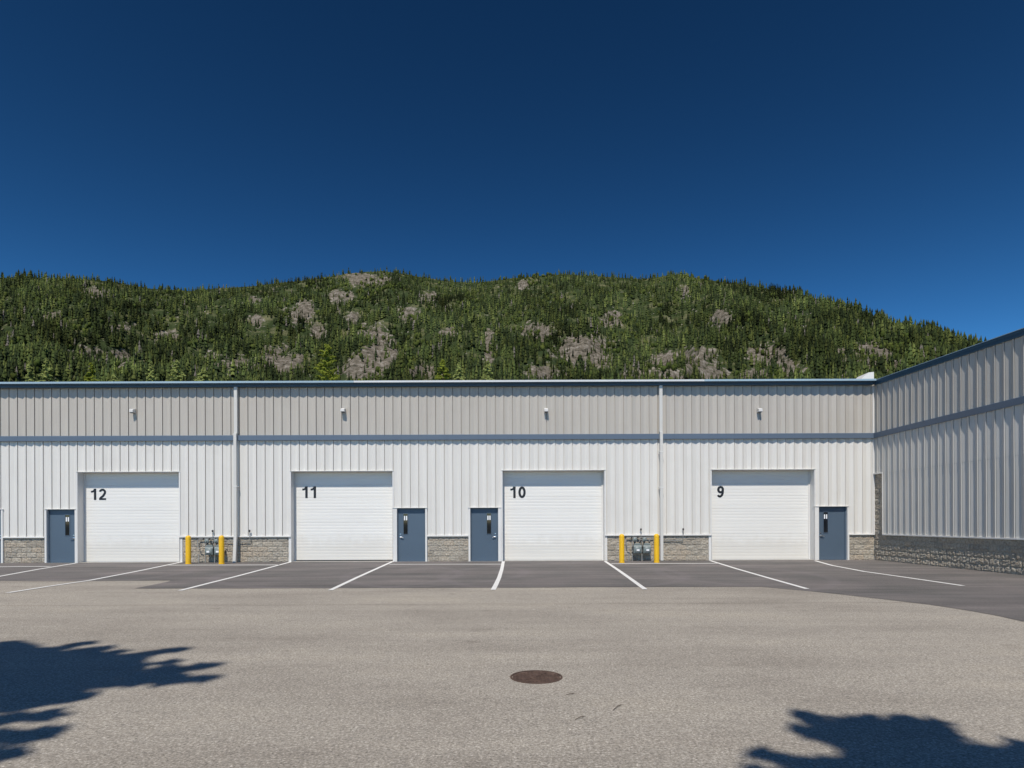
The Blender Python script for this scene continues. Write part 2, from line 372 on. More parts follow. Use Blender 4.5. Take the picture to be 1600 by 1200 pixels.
# ------------------------------------------------------------------ split face blocks (shared meshes)
def block_mesh(wd, ht, seed, depth=.04, amp=.030, nx=9, nz=5):
    r = random.Random(seed); mb = MB(); pts = []; off = Vector((r.random()*90, r.random()*90, r.random()*90))
    for j in range(nz+1):
        for i in range(nx+1):
            x = wd*i/nx; z = ht*j/nz
            e = 1.0 if (0 < i < nx and 0 < j < nz) else .15
            y = -amp*.45*r.random()
            if e == 1.0:
                x += (r.random()-.5)*wd/nx*.55; z += (r.random()-.5)*ht/nz*.55
                y = -(.004 + amp*(.55 + .9*noise.noise(off+Vector((x*9, 0, z*14))) + .45*(r.random()-.5)))
            pts.append((x, y, z))
    W = nx+1; fs = []
    for j in range(nz):
        for i in range(nx):
            a = j*W+i
            if r.random() < .5: fs += [(a, a+1, a+W+1), (a, a+W+1, a+W)]
            else: fs += [(a, a+1, a+W), (a+1, a+W+1, a+W)]
    mb.poly(pts, fs); k = len(mb.v)
    for c_ in ((0,0),(wd,0),(wd,ht),(0,ht)): mb.v.append((c_[0], depth, c_[1]))
    c0, c1, c2, c3 = 0, nx, nz*W+nx, nz*W
    mb.f += [tuple([k, k+1] + list(range(c1, c0-1, -1))), tuple([k+1, k+2] + [j*W+nx for j in range(nz, -1, -1)]),
             tuple([k+2, k+3] + [nz*W+i for i in range(0, nx+1)]), tuple([k+3, k] + [j*W for j in range(0, nz+1)])]
    me = mb.mesh('block', M['block'])
    return me
_bc = {}
def get_block(wd, ht, amp=.03):
    key = (round(wd, 2), round(ht, 2), amp, random.randrange(7) if abs(wd-.39) < .01 else 0)
    if key not in _bc: _bc[key] = block_mesh(wd, ht, len(_bc)+11, amp=amp, nx=max(2, int(9*wd/.39)))
    return _bc[key], wd/round(wd, 2) if round(wd, 2) else 1
def block_run(parent, a0, a1, z0, z1, fix, course=.2035, length=.40, wing=False, phase=0.0, amp=.02):
    """lays a running bond between a0 and a1; fix is the plane; wing runs along Y facing -X"""
    k = 0; z = z0; j = .010
    while z < z1 - .03:
        h = min(course, z1-z); x = a0 - ((k % 2)*.5 + phase) % 1.0 * length
        while x < a1 - .02:
            l0, l1 = max(x, a0), min(x+length, a1)
            if l1-l0 > .05:
                me, _ = get_block(l1-l0-j, h-j, amp)
                if wing:
                    o = obj('block', me, parent, (fix, l1-j/2, z+j/2)); o.rotation_euler.z = -PI/2
                else: o = obj('block', me, parent, (l0+j/2, fix, z+j/2))
            x += length
        z += course; k += 1

# ------------------------------------------------------------------ siding profile
PIT = .3377
def prof(p=PIT):                       # (position along wall, projection) from groove centre to groove centre
    return [(0, .0), (.0105, .0), (.0125, .046), (p/2-.006, .013), (p/2+.006, .013), (p-.0125, .064), (p-.0105, .0), (p, .0)]
def prof_at(x, p=PIT):
    pr = prof(p)
    for (a, wa), (b_, wb) in zip(pr[:-1], pr[1:]):
        if a <= x <= b_: return wa if b_ == a else wa + (wb-wa)*(x-a)/(b_-a)
    return 0
_pc = {}
def panel(parent, x0, segs, z1, mat, wing=False, fix=0.0, off=0.0, p=PIT, zfun=None):
    """one corrugated sheet; segs = [(xa, xb, zbottom)] local; built as a thin corrugated strip per segment"""
    key = (tuple((round(a, 4), round(b_, 4), round(z, 3)) for a, b_, z in segs), round(z1, 3), mat.name, off, wing, p)
    if key not in _pc or zfun:
        mb = MB()
        for a, b_, zb in segs:
            xs = sorted(set([a, b_] + [q for q, _ in prof(p) if a < q < b_]))
            k = len(mb.v)
            for x in xs:
                y = -(prof_at(x, p) + off); zt = zfun(x) if zfun else z1
                mb.v += [(x, y, zb), (x, y, zt)]
            for i in range(len(xs)-1): mb.f.append((k+2*i, k+2*i+2, k+2*i+3, k+2*i+1))
        me = bpy.data.meshes.new('siding_panel'); me.from_pydata(mb.v, [], mb.f); me.materials.append(mat)
        if zfun: key = None
        else: _pc[key] = me
    else: me = _pc[key]
    if wing:
        o = obj('siding_panel', me, parent, (fix, x0, 0)); o.rotation_euler.z = -PI/2
    else: o = obj('siding_panel', me, parent, (x0, fix, 0))
    return o

# ------------------------------------------------------------------ the long warehouse
XW = X_(1366, 816)                     # plane of the side wing
XL = -26.0
zb = CH - (837-H0)/S                   # siding foot
z_belt0, z_belt1 = 4.815, 5.02
z_eave = 7.0
OH = {12: (122.5, 281.5, 737.5), 11: (455.3, 614.3, 736.2), 10: (785.0, 944.6, 734.6), 9: (1111.0, 1271.8, 733.2)}
EN = {13: (-42, 3, 'R'), 12: (75, 118, 'R'), 11: (621.3, 664.3, 'L'), 10: (735.6, 778, 'R'), 9: (1279, 1322.3, 'L')}
zh_o = Z_(735.3); zh_e = Z_(793.3)
wh = thing('warehouse', 'long metal clad warehouse with four white numbered overhead doors', 'building', (0, D, 0))
wh.location = (0, 0, 0)
opens = []
for k, (a, b_, y) in OH.items(): opens.append((X_(a), X_(b_), zh_o))
for k, (a, b_, s_) in EN.items(): opens.append((X_(a-1.0, 840), X_(b_+1.0, 840), zh_e))
# trims between each overhead door and its entry door swallow the siding: one wide opening for cutting siding
cuts = []
for k in OH: cuts.append((X_(OH[k][0]-.8), X_(OH[k][1]+.8), zh_o+.008))
ENX = {}                                # entry opening incl. its white jambs
for k, (a, b_, s_) in EN.items():
    L_, R_ = a-3.4, b_+3.4
    if k == 12: R_ = OH[12][0]+.2
    if k == 11: L_ = OH[11][1]-.2
    if k == 10: R_ = OH[10][0]+.2
    if k == 9: L_ = OH[9][1]-.2
    if k == 13: L_ = a-8
    ENX[k] = (X_(L_, 840), X_(R_, 840)); cuts.append((ENX[k][0], ENX[k][1], zh_e+.008))
# backing wall with the openings cut out
mb = MB(); xs = sorted(set([XL, XW+.02] + [v for o_ in opens for v in o_[:2]]))
for a, b_ in zip(xs[:-1], xs[1:]):
    m_ = (a+b_)/2; z0 = 0
    for o_ in opens:
        if o_[0] < m_ < o_[1]: z0 = max(z0, o_[2])
    mb.box(a, b_, D+.012, D+.44, z0, 6.98)
obj('wall', (mb, M['mortar']), wh)
mb = MB().poly([(XL, D+.44, 6.98), (XW+.3, D+.44, 6.98), (XW+.3, D+22, 7.05), (XL, D+22, 7.05), (XL, D+.44, 0), (XW+.3, D+.44, 0), (XW+.3, D+22, 0), (XL, D+22, 0)],
               [(0,1,2,3), (1,5,6,2), (2,6,7,3), (3,7,4,0)]); obj('roof', (mb, M['roofing']), wh)

def zbottom(x):
    z = zb
    for a, b_, h in cuts:
        if a < x < b_: z = max(z, h)
    return z
# phase: a groove line at photo x = 16.7 near the belt
xg = X_(16.0, 690); n0 = math.floor((XL-xg)/PIT)
x = xg + n0*PIT
brk = sorted(set([v for c_ in cuts for v in c_[:2]]))
while x < XW-.02:
    x1 = min(x+PIT, XW); full = x1-x > PIT-.001
    segs = []; cc = [x] + [q for q in brk if x < q < x1] + [x1]
    for a, b_ in zip(cc[:-1], cc[1:]): segs.append((a-x, b_-x, zbottom((a+b_)/2)))
    panel(wh, x, segs, z_belt0+.06, M['siding_lo'], fix=D)
    panel(wh, x, [(0, x1-x, z_belt1-.04)], z_eave, M['siding_up'], fix=D)
    x += PIT

def bar(parent, name, x0, x1, y0, y1, z0, z1, mat, bv=.004, label=None):
    o = obj(name, (MB().box(x0, x1, y0, y1, z0, z1), mat), parent, label=label); bevel(o, bv, 1); return o
# belt course in lengths
bx = [XL, X_(-300), X_(0)+1.2, X_(372), X_(700), X_(1031), XW-.02]
for a, b_ in zip(bx[:-1], bx[1:]):
    o = obj('belt_trim', (MB().prism([(D-.150, z_belt0), (D-.150, z_belt1-.012), (D-.135, z_belt1), (D+.02, z_belt1+.02), (D+.02, z_belt0)], a+.002, b_-.002), M['blue_trim']), wh)
# gutter in lengths: pale lip, blue ogee
gx = [XL, X_(-250), X_(188), X_(557), X_(1097), XW-.112]
GO = .36
for i, (a, b_) in enumerate(zip(gx[:-1], gx[1:])):
    pr_ = [(D-GO, 7.03), (D-GO+.03, 7.005), (D-GO+.10, 6.985), (D-GO+.125, 6.955), (D-GO+.125, 6.925), (D-GO+.14, 6.915), (D-.04, 6.915), (D-.04, 7.03)]
    gt = obj('gutter', (MB().prism(pr_, a+.002, b_-.002), M['navy']), wh)
    lip = [(D-GO-.012, 7.032), (D-GO-.012, 7.105), (D-GO+.02, 7.112), (D-.04, 7.112), (D-.04, 7.032)]
    obj('lip', (MB().prism(lip, a+.002, b_-.002), M['white_metal'] if i == 3 else M['pale_metal']), gt)
bar(wh, 'soffit', XL, XW-.112, D-.039, D+.03, 6.915, 7.10, M['navy'], .002)
# siding foot drip
def foot(a, b_): bar(wh, 'drip_trim', a, b_, D-.082, D-.0005, zb-.022, zb+.03, M['white_trim'])
secs = [(XL, ENX[13][0]), (ENX[13][1], ENX[12][0]), (X_(281.5+.2), X_(455.3-.2)), (ENX[11][1], ENX[10][0]), (X_(944.8), X_(1110.8)), (ENX[9][1], XW-.0)]
for i, (a, b_) in enumerate(secs):
    foot(a, b_ if i < 5 else XW-.087)
    ja = a + (.10 if i else 0); jb = b_ - (.10 if i < 5 else .0)
    if i in (1, 3): ja, jb = a+.01, b_-.01
    if i == 5: ja = a+.01
    block_run(wh, ja, jb, 0.004, zb-.024, D+.0, phase=.3*i)
    if i in (2, 4):
        bar(wh, 'jamb_trim', a+.0, ja-.004, D-.03, D+.05, 0, zb-.024, M['white_trim']); bar(wh, 'jamb_trim', jb+.004, b_-.0, D-.03, D+.05, 0, zb-.024, M['white_trim'])
# corner trim at the inner corner
bar(wh, 'corner_trim', XW-.085, XW-.012, D-.078, D+.0, 5.03, 6.91, M['white_trim'])
bar(wh, 'corner_trim', XW-.085, XW-.012, D-.078, D+.0, zb-.02, 4.80, M['white_trim'])

# digits -------------------------------------------------------------
def stroke(mb, pts, wd, y=0.0, th=.004):
    pts = [Vector(p) for p in pts]; n = len(pts); L = []; R = []
    for i, p in enumerate(pts):
        a = pts[max(0, i-1)]; b_ = pts[min(n-1, i+1)]; d = (b_-a).normalized()
        ww = wd
        L.append(p + Vector((-d.y, d.x))*ww/2); R.append(p - Vector((-d.y, d.x))*ww/2)
    k = len(mb.v)
    for q in L+R: mb.v.append((q.x, -th, q.y))
    for q in L+R: mb.v.append((q.x, 0, q.y))
    for i in range(n-1):
        mb.f.append((k+i, k+i+1, k+n+i+1, k+n+i)); o2 = 2*n
        mb.f.append((k+i, k+i+o2, k+i+1+o2, k+i+1)); mb.f.append((k+n+i, k+n+i+1, k+n+i+1+o2, k+n+i+o2))
    mb.f.append((k, k+n, k+n+2*n, k+2*n)); mb.f.append((k+n-1, k+3*n-1, k+4*n-1, k+2*n-1))
def arc(cx, cy, rx, ry, a0, a1, n=16): return [(cx+rx*math.cos(math.radians(a0+(a1-a0)*i/n)), cy+ry*math.sin(math.radians(a0+(a1-a0)*i/n))) for i in range(n+1)]
def digit(mb, ch, x, h):
    W = .192*h; hw = W/2; sub = MB()
    if ch == '1':
        stroke(sub, [(.36*h, 0), (.36*h, h)], W*1.0)
        stroke(sub, [(.02*h, .735*h)] + [(q[0]*h, q[1]*h) for q in [(.12, .74), (.22, .775), (.29, .85), (.325, .96)]], W*.8, th=.0045)
        adv = .62*h; 
    elif ch == '0':
        stroke(sub, arc(.30*h, .5*h, .30*h-hw, .5*h-hw, 0, 360, 36), W); adv = .62*h
    elif ch == '2':
        p = arc(.30*h, .69*h, .27*h-hw*.6, .31*h-hw, 168, -38, 20)
        p += [(.36*h, .36*h), (.22*h, .25*h), (.12*h, .14*h), (.10*h, .09*h)]
        stroke(sub, p, W*.95); stroke(sub, [(.02*h, .075*h), (.60*h, .075*h)], .15*h, th=.0045); adv = .66*h
    elif ch == '9':
        stroke(sub, arc(.29*h, .68*h, .28*h-hw, .32*h-hw, 0, 360, 32), W*.95)
        p = [(.56*h-hw, .68*h), (.56*h-hw, .48*h), (.54*h-hw, .34*h), (.48*h-hw, .2*h), (.36*h-hw, .09*h), (.24*h, .085*h), (.13*h, .13*h), (.085*h, .22*h)]
        stroke(sub, p, W*.93, th=.0045); adv = .62*h
    k = len(mb.v); mb.v += [(a*1.06+x, b_, c_) for a, b_, c_ in sub.v]; mb.f += [tuple(i+k for i in f) for f in sub.f]
    return adv

# overhead doors -----------------------------------------------------
RD = .335; YD = D + RD
NUM = {12: ('12', 142.0, 781.2, 763.6), 11: ('11', 472.0, 778.2, 760.0), 10: ('10', 797.0, 778.2, 760.2), 9: ('9', 1120.3, 777.5, 759.2)}
HS = {}
def section_mesh(wd, ht):
    pr_ = []; n = 4; pz = ht/n; dz = .012
    pr_.append((.02, .0))
    for i in range(n):
        z = i*pz
        pr_ += [(.006, z+.001), (0, z+dz), (0, z+pz-dz), (.006, z+pz-.001)]
    pr_.append((.02, ht)); pr_ += [(.04, ht), (.04, 0)]
    return MB().prism(pr_, 0, wd).mesh('door_section', M['door_white'])
for k in (12, 11, 10, 9):
    a, b_, _ = OH[k]; xa, xb = X_(a), X_(b_)
    mb = MB()
    # liners of the deep opening: jambs and head in white sheet
    mb.box(xa-.0, xa+.012, D-.066, YD+.06, 0, zh_o-.012); mb.box(xb-.012, xb, D-.066, YD+.06, 0, zh_o-.012); mb.box(xa, xb, D-.066, YD+.06, zh_o-.012, zh_o)
    od = obj('overhead_door', (mb, M['white_trim']), wh, label='white ribbed overhead door marked %s in black' % NUM[k][0])
    nsec = 7; hh = (zh_o-.012-.03)/nsec
    if nsec not in HS: HS[nsec] = section_mesh(xb-xa-.03, hh-.001)
    for i in range(nsec):
        s_ = obj('door_section', HS[nsec], od, (xa+.015, YD, .03+i*hh)); s_.scale.x = (xb-xa-.03)/(HS[nsec].vertices[-1].co.x)
    obj('bottom_seal', (MB().box(xa+.015, xb-.015, YD+.004, YD+.034, .0, .03 if k != 11 else .031), M['seal'] if k == 11 else M['white_metal']), od)
    if k == 11:
        obj('seal_strip', (MB().box(xa+.015, xb-.015, YD-.012, YD+.003, .008, .062), M['seal']), od)
    # guides
    for g0, g1 in ((xa+.013, xa+.07), (xb-.07, xb-.013)): obj('door_guide', (MB().box(g0, g1, YD-.03, YD-.001, 0, zh_o-.013), M['white_trim']), od)
    # head flashing on the face
    obj('head_flashing', (MB().box(xa-.035, xb+.035, D-.088, D-.001, zh_o, zh_o+.016), M['white_trim']), od)
    mb = MB(); tx, xs0, yb, yt = NUM[k]; x0, z0 = P(xs0, yb, YD); hgt = (yb-yt)/F*YD; cx = 0
    for ch in tx: cx += digit(mb, ch, cx, hgt) + .10*hgt
    me = bpy.data.meshes.new('door_number'); me.from_pydata(mb.v, [], mb.f); me.materials.append(M['black_ink'])
    obj('door_number', me, od, (x0, YD-.003, z0))
    # side jamb trim on the wall face
    for g0, g1, gz in ((xa-.045, xa-.001, 0 if k in (12, 10) else zb+.03), (xb+.001, xb+.045, zb+.03)): obj('jamb_trim', (MB().box(g0, g1, D-.070, D-.001, gz, zh_o-.001), M['white_trim']), od)
bar(wh, 'threshold', X_(122), X_(282), D-.05, D+.5, 0.0, .018, M['concrete']); 
for a, b_ in ((455.5, 614), (785.5, 944.4), (1111, 1271.6)): bar(wh, 'threshold', X_(a), X_(b_), D-.05, D+.5, .0, .018, M['concrete'])

# entry doors --------------------------------------------------------
for k, (a, b_, side) in EN.items():
    xa, xb = X_(a, 840), X_(b_, 840); yl = D+.062
    ea, eb = ENX[k]
    fr = MB(); zt = zh_e
    # blue steel frame round the leaf
    fr.box(xa-.012, xa+.028, yl-.025, yl+.08, 0, zt-.03); fr.box(xb-.028, xb+.012, yl-.025, yl+.08, 0, zt-.03); fr.box(xa-.012, xb+.012, yl-.025, yl+.08, zt-.03, zt+.0)
    ed = obj('entry_door', (fr, M['blue_door']), wh, label='blue steel entry door ' + {13: 'cut by the left frame edge', 12: 'left of overhead door 12', 11: 'right of overhead door 11', 10: 'left of overhead door 10', 9: 'right of overhead door 9'}[k])
    lw = xb-xa-.062
    leaf = bar(ed, 'leaf', xa+.031, xb-.031, yl, yl+.045, .012, zt-.034, M['blue_door'], .003)
    wx = (xb-.031-.28 if side == 'R' else xa+.031+.10); wz0, wz1 = Z_(834), Z_(802)
    if side == 'R': wx = xa+.031+lw*.60
    else: wx = xa+.031+lw*.19
    ww = .165
    obj('glass_pane', (MB().box(wx, wx+ww, yl-.004, yl-.001, wz0, wz1), M['glass']), ed)
    fm = MB()
    for q in ((wx-.02, wx, wz0-.02, wz1+.02), (wx+ww, wx+ww+.02, wz0-.02, wz1+.02), (wx, wx+ww, wz0-.02, wz0), (wx, wx+ww, wz1, wz1+.02)): fm.box(q[0], q[1], yl-.014, yl-.001, q[2], q[3])
    obj('window_frame', (fm, M['blue_door']), ed)
    z1c = wz1-.09
    for c0 in (.018, .098): obj('white_strip', (MB().box(wx+c0, wx+c0+.048, yl-.0065, yl-.0045, z1c-.17, z1c), M['flat_white']), ed)  # two plain white strips set on the front of the pane
    hx = xb-.031-.075 if side == 'R' else xa+.031+.075; hz = Z_(838.5); sg = -1 if side == 'R' else 1
    hb = MB().lathe([(.045, 0), (.045, .012), (.020, .016), (.018, .06)], (hx, yl-.0, hz), 16, 'y')
    hb.tube([(hx, yl-.055, hz), (hx+sg*.05, yl-.058, hz-.004), (hx+sg*.12, yl-.055, hz-.03)], [.018, .016, .013], 8)
    smooth(obj('lock', (MB().lathe([(.030, 0), (.030, .016), (.012, .018)], (hx, yl-.0, hz+.11), 16, 'y'), M['steel']), ed))
    smooth(obj('handle', (hb, M['steel']), ed))
    for hz2 in (.25, 1.05, 1.85):
        x_ = xa+.012 if side == 'R' else xb-.012
        obj('hinge', (MB().tube([(x_, yl-.03, hz2-.05), (x_, yl-.03, hz2+.05)], .009, 8), M['blue_door']), ed)
    # white jambs and header
    yj0, yj1 = D-.066, D+.075
    jl = MB().box(ea, xa-.014, yj0, yj1, 0, zt-.001); obj('jamb_trim', (jl, M['white_trim']), ed)
    jr = MB().box(xb+.014, eb-(.05 if k in (12, 10) else 0), yj0, yj1, 0, zt-.001); obj('jamb_trim', (jr, M['white_trim']), ed)
    obj('head_flashing', (MB().box(ea-.02, eb+.02 if k not in (12, 10) else eb-.05, D-.088, D+.06, zt, zt+.016), M['white_trim']), ed)
    obj('threshold', (MB().box(xa-.01, xb+.01, D-.06, D+.016, 0, .014), M['steel']), ed)

# downspouts
def downspout(px, kick, label):
    x = X_(px, 700); r_ = .064
    mb = MB()
    mb.box(x-r_, x+r_, D-.205, D-.085, 5.08, 6.93); 
    ds = obj('downspout', (mb, M['pipe_beige']), wh, label=label); bevel(ds, .012, 2)
    if kick:
        p2 = MB().box(x-r_+.006, x+r_-.006, D-.275, D-.158, 1.05, 5.085)
        o = obj('lower_pipe', (p2, M['pipe_beige']), ds); bevel(o, .012, 2)
        q = MB().tube([(x, D-.216, 1.12), (x-.02, D-.25, .9), (x-.075, D-.45, .12), (x-.08, D-.47, .02)], .068, 4)
        q = MB().poly([(x-.06, D-.275, 1.06), (x+.06, D-.275, 1.06), (x+.06, D-.158, 1.06), (x-.06, D-.158, 1.06),
                       (x-.085, D-.33, .012), (x+.040, D-.33, .012), (x+.040, D-.21, .012), (x-.085, D-.21, .012)],
                      [(0,3,2,1), (4,5,6,7), (0,1,5,4), (1,2,6,5), (2,3,7,6), (3,0,4,7)])
        o = obj('outlet', (q, M['pipe_beige']), ds); bevel(o, .012, 2)
    else:
        o = obj('lower_pipe', (MB().box(x-r_+.006, x+r_-.006, D-.275, D-.158, .02, 5.085), M['pipe_beige']), ds); bevel(o, .012, 2)
    for z in (2.9, 4.3) if not kick else (3.0,):
        obj('strap', (MB().box(x-r_-.02, x+r_+.02, D-.282, D-.10, z-.02, z+.02), M['white_trim']), ds)
downspout(371.6, True, 'beige downspout with outlet kicked out at its foot, left of door 11')
downspout(1031.2, False, 'straight beige downspout between doors 10 and 9')

# roof curb behind the eave near the inner corner
rc = MB(); yb_ = D+1.6
xa, z1_ = P(1333, 591, yb_); xb, z2_ = P(1357, 582, yb_); xc, z3_ = P(1365.5, 581, yb_); zz = 7.0
rc.poly([(xa-.3, yb_, zz), (xb, yb_, z2_), (xc, yb_, z3_), (xc, yb_, zz), (xa-.3, yb_+.8, zz), (xb, yb_+.8, z2_), (xc, yb_+.8, z3_), (xc, yb_+.8, zz)],
        [(0,1,2,3), (7,6,5,4), (0,4,5,1), (1,5,6,2), (2,6,7,3), (3,7,4,0)])
obj('roof_curb', (rc, M['white_trim']), wh)

# ------------------------------------------------------------------ side wing
wg = thing('warehouse_wing', 'side wing of the warehouse running toward the viewer at far right', 'building')
YF = 11.5                                # near end
def rake(y): return 7.09 - (D-y)*.0245
def zr(y): return rake(y)-.20
COLW = .64
mb = MB()
mb.poly([(XW+.015, YF, 0), (XW+.015, D+.44, 0), (XW+.015, D+.44, zr(D)), (XW+.015, YF, zr(YF)), (XW+14, YF, 0), (XW+14, D+.44, 0), (XW+14, D+.44, zr(D)), (XW+14, YF, zr(YF))],
        [(0,1,2,3), (4,7,6,5), (0,3,7,4), (1,5,6,2), (3,2,6,7)]); obj('wall', (mb, M['mortar']), wg)
PW = .3440
zl = 3.40
y = D
# local x of a panel runs from far (0) toward near (rotation -90deg: local +x -> -Y)
k = 0
while y > YF+.05:
    y2 = y-PW
    near_corner = (D-y) < COLW-.02
    # lower, two tiers with a lap at zl
    if near_corner:
        wid = min(PW, COLW-(D-y))
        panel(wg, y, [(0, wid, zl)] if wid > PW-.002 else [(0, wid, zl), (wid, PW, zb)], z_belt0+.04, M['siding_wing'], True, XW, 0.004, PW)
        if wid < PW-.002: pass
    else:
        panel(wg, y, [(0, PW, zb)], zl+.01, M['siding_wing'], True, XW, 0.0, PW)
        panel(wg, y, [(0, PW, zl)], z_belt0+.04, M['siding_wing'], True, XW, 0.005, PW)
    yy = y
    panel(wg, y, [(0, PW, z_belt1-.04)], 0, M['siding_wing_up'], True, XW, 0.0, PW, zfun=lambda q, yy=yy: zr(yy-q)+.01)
    y = y2; k += 1
yc = D-COLW
# trims
for a, b_ in ((D-.16, 20), (20, 15.7), (15.7, YF)):
    obj('belt_trim', (MB().prism([(XW-.100, z_belt0), (XW-.100, z_belt1-.012), (XW-.088, z_belt1), (XW+.02, z_belt1+.02), (XW+.02, z_belt0)], b_+.002, a-.002, 'y'), M['blue_trim']), wg)
def wedge(name, y0, y1, x0, x1, dz0, dz1, mat, parent=wg):
    pts = []
    for yv in (y0, y1):
        r_ = rake(yv)
        pts += [(x0, yv, r_+dz0), (x1, yv, r_+dz0), (x1, yv, r_+dz1), (x0, yv, r_+dz1)]
    return obj(name, (MB().poly(pts, [(0,1,2,3), (7,6,5,4), (0,4,5,1), (1,5,6,2), (2,6,7,3), (3,7,4,0)]), mat), parent)
for a, b_ in ((D-.2, 18.6), (18.6, 14.2), (14.2, YF-.1)):
    rf_ = wedge('rake_trim', b_+.002, a-.002, XW-.092, XW+.1, -.20, -.018, M['navy'])
    wedge('rake_step', b_+.002, a-.002, XW-.102, XW-.0925, -.085, -.018, M['navy'], rf_)
    wedge('cap', b_+.002, a-.002, XW-.108, XW+.12, -.016, .004, M['pale_metal'], rf_)
wedge('roof', YF-.1, D+22, XW+.121, XW+14.2, -.06, .0, M['roofing'])
bar(wg, 'drip_trim', XW-.078, XW+.0, YF, yc-.0, zb-.02, zb+.03, M['white_trim'])
bar(wg, 'drip_trim', XW-.078, XW+.0, yc, D-.08, zl-.02, zl+.03, M['white_trim'])
bar(wg, 'edge_trim', XW-.078, XW-.0, yc-.03, yc+.0, zb+.031, zl+.03, M['white_trim'])
block_run(wg, YF, D-.03, .004, zb-.022, XW+.004, wing=True, amp=.032)
block_run(wg, yc+.004, D-.03, zb-.022+.004, zl-.025, XW+.004, wing=True, phase=.4, amp=.032)

# ------------------------------------------------------------------ wall lights
def make_light(loc, label):
    t_ = thing('wall_light', label, 'wall light', loc, 'small wall lights on the upper siding')
    h = MB().poly([(-.075, .0, .10), (.075, .0, .10), (.075, .0, -.08), (-.075, .0, -.08), (-.075, -.19, .045), (.075, -.19, .045), (.075, -.19, -.065), (-.075, -.19, -.065)],
                  [(0,1,2,3), (4,7,6,5), (0,4,5,1), (0,3,7,4), (1,5,6,2), (3,2,6,7)])
    o = obj('housing', (h, M['white_trim']), t_); bevel(o, .01, 2)
    obj('lens', (MB().box(-.06, .06, -.175, -.02, -.092, -.081), M['lens']), t_)
    obj('back_plate', (MB().box(-.065, .065, .001, .045, -.075, .09), M['grey_cast']), t_)
    return t_
wl = None
for px, py, k in ((207, 642, 12), (536, 641, 11), (853.3, 641, 10), (1187, 641, 9)):
    x, z = P(px, py, D-.15); lab = {12: 'small white wall light above overhead door 12, leftmost of the four on the beige siding', 11: 'small white wall light above the door marked 11, between the left downspout and door 10', 10: 'small white wall light above door 10, nearest left of the straight downspout', 9: 'rightmost small white wall light, above door 9 near the wing'}[k]
    if wl is None: wl = make_light((x, D-.066, z), lab)
    else: copy_tree(wl, (x, D-.066, z), lab)

# ------------------------------------------------------------------ bollards
def make_bollard(loc, label):
    t_ = thing('bollard', label, 'bollard', loc, 'yellow bollards guarding the gas meters')
    pr_ = [(.098, .0), (.098, .985), (.096, 1.01)] + [(.096*math.cos(a), 1.01+.075*math.sin(a)) for a in (.3, .6, .9, 1.2, 1.45)]
    smooth(obj('sleeve', (MB().lathe(pr_, n=28), M['yellow']), t_))
    smooth(obj('band', (MB().lathe([(.0985, .955), (.1015, .958), (.1015, .965), (.0985, .968)], n=28), M['yellow']), t_))
    smooth(obj('foot_ring', (MB().lathe([(.108, -.004), (.108, .022), (.099, .026)], n=28), M['yellow']), t_))
    return t_
bo = None
for px, py, lab in ((294.3, 881.6, 'yellow bollard by the right edge of overhead door 12'), (346.3, 881.6, 'yellow bollard just left of the kicked out downspout foot'),
                    (971.6, 879.6, 'yellow bollard nearer overhead door 10, left of two gas meters'), (1026, 879.4, 'yellow bollard beside the straight downspout right of gas meters')):
    x, y = G(px, py)
    if bo is None: bo = make_bollard((x, y, .009), lab)
    else: copy_tree(bo, (x, y, .009), lab)

# ------------------------------------------------------------------ gas meters
def make_meter(loc, label):
    t_ = thing('gas_meter', label, 'gas meter', loc, 'grey gas meters between the bollards')
    yy = -.25
    body = MB().prism([(yy-.10, .30), (yy+.10, .30), (yy+.115, .36), (yy+.115, .56), (yy+.07, .63), (yy-.07, .63), (yy-.115, .56), (yy-.115, .36)], -.155, .155, 'x')
    o = obj('body', (body, M['grey_cast']), t_); bevel(o, .018, 3)
    pan = MB().lathe([(.135, 0), (.135, .02), (.11, .04), (.03, .055)], (0, yy-.105, .44), 24, 'y'); smooth(obj('cover', (pan, M['grey_cast']), t_))
    dial = MB().box(-.055, .055, yy-.175, yy-.155, .40, .47); obj('dial', (dial, M['flat_white']), t_)
    top_ = MB().prism([(-.13, .631), (.13, .631), (.10, .70), (-.10, .70)], yy-.06, yy+.06, 'y'); o = obj('top_cap', (top_, M['grey_cast']), t_); bevel(o, .01, 2)
    pipes = MB()
    pipes.tube([(-.10, yy, .70), (-.10, yy, .90), (-.10, yy+.03, .93), (-.10, -.07, .93)], .019, 8)
    pipes.tube([(.10, yy, .70), (.10, yy, .82), (.12, yy, .85), (.17, yy, .85)], .019, 8)
    pipes.tube([(-.19, yy+.02, .0), (-.19, yy+.02, .78), (-.16, yy+.01, .82), (-.10, yy, .82)], .020, 8)
    smooth(obj('pipes', (pipes, M['grey_pipe']), t_))
    for x in (-.10, .10): obj('union_nut', (MB().lathe([(.030, 0), (.030, .05)], (x, yy, .71), 8), M['iron']), t_)
    obj('union_nut', (MB().lathe([(.028, 0), (.028, .06)], (-.19, yy+.02, .3), 6), M['iron']), t_)
    rg = MB().lathe([(.03, 0), (.082, .01), (.088, .03), (.082, .05), (.035, .07), (.03, .10)], (-.10, yy-.03, .845), 20, 'y'); smooth(obj('regulator', (rg, M['grey_cast']), t_))
    v = MB().tube([(-.19, yy+.0, .55), (-.19, yy-.06, .55)], .016, 8).box(-.235, -.145, yy-.07, yy-.058, .54, .56); obj('valve', (v, M['iron']), t_)
    br = MB().box(-.03, .03, yy+.10, -.012, .40, .46); obj('wall_bracket', (br, M['iron']), t_)
    return t_
gm_ = None
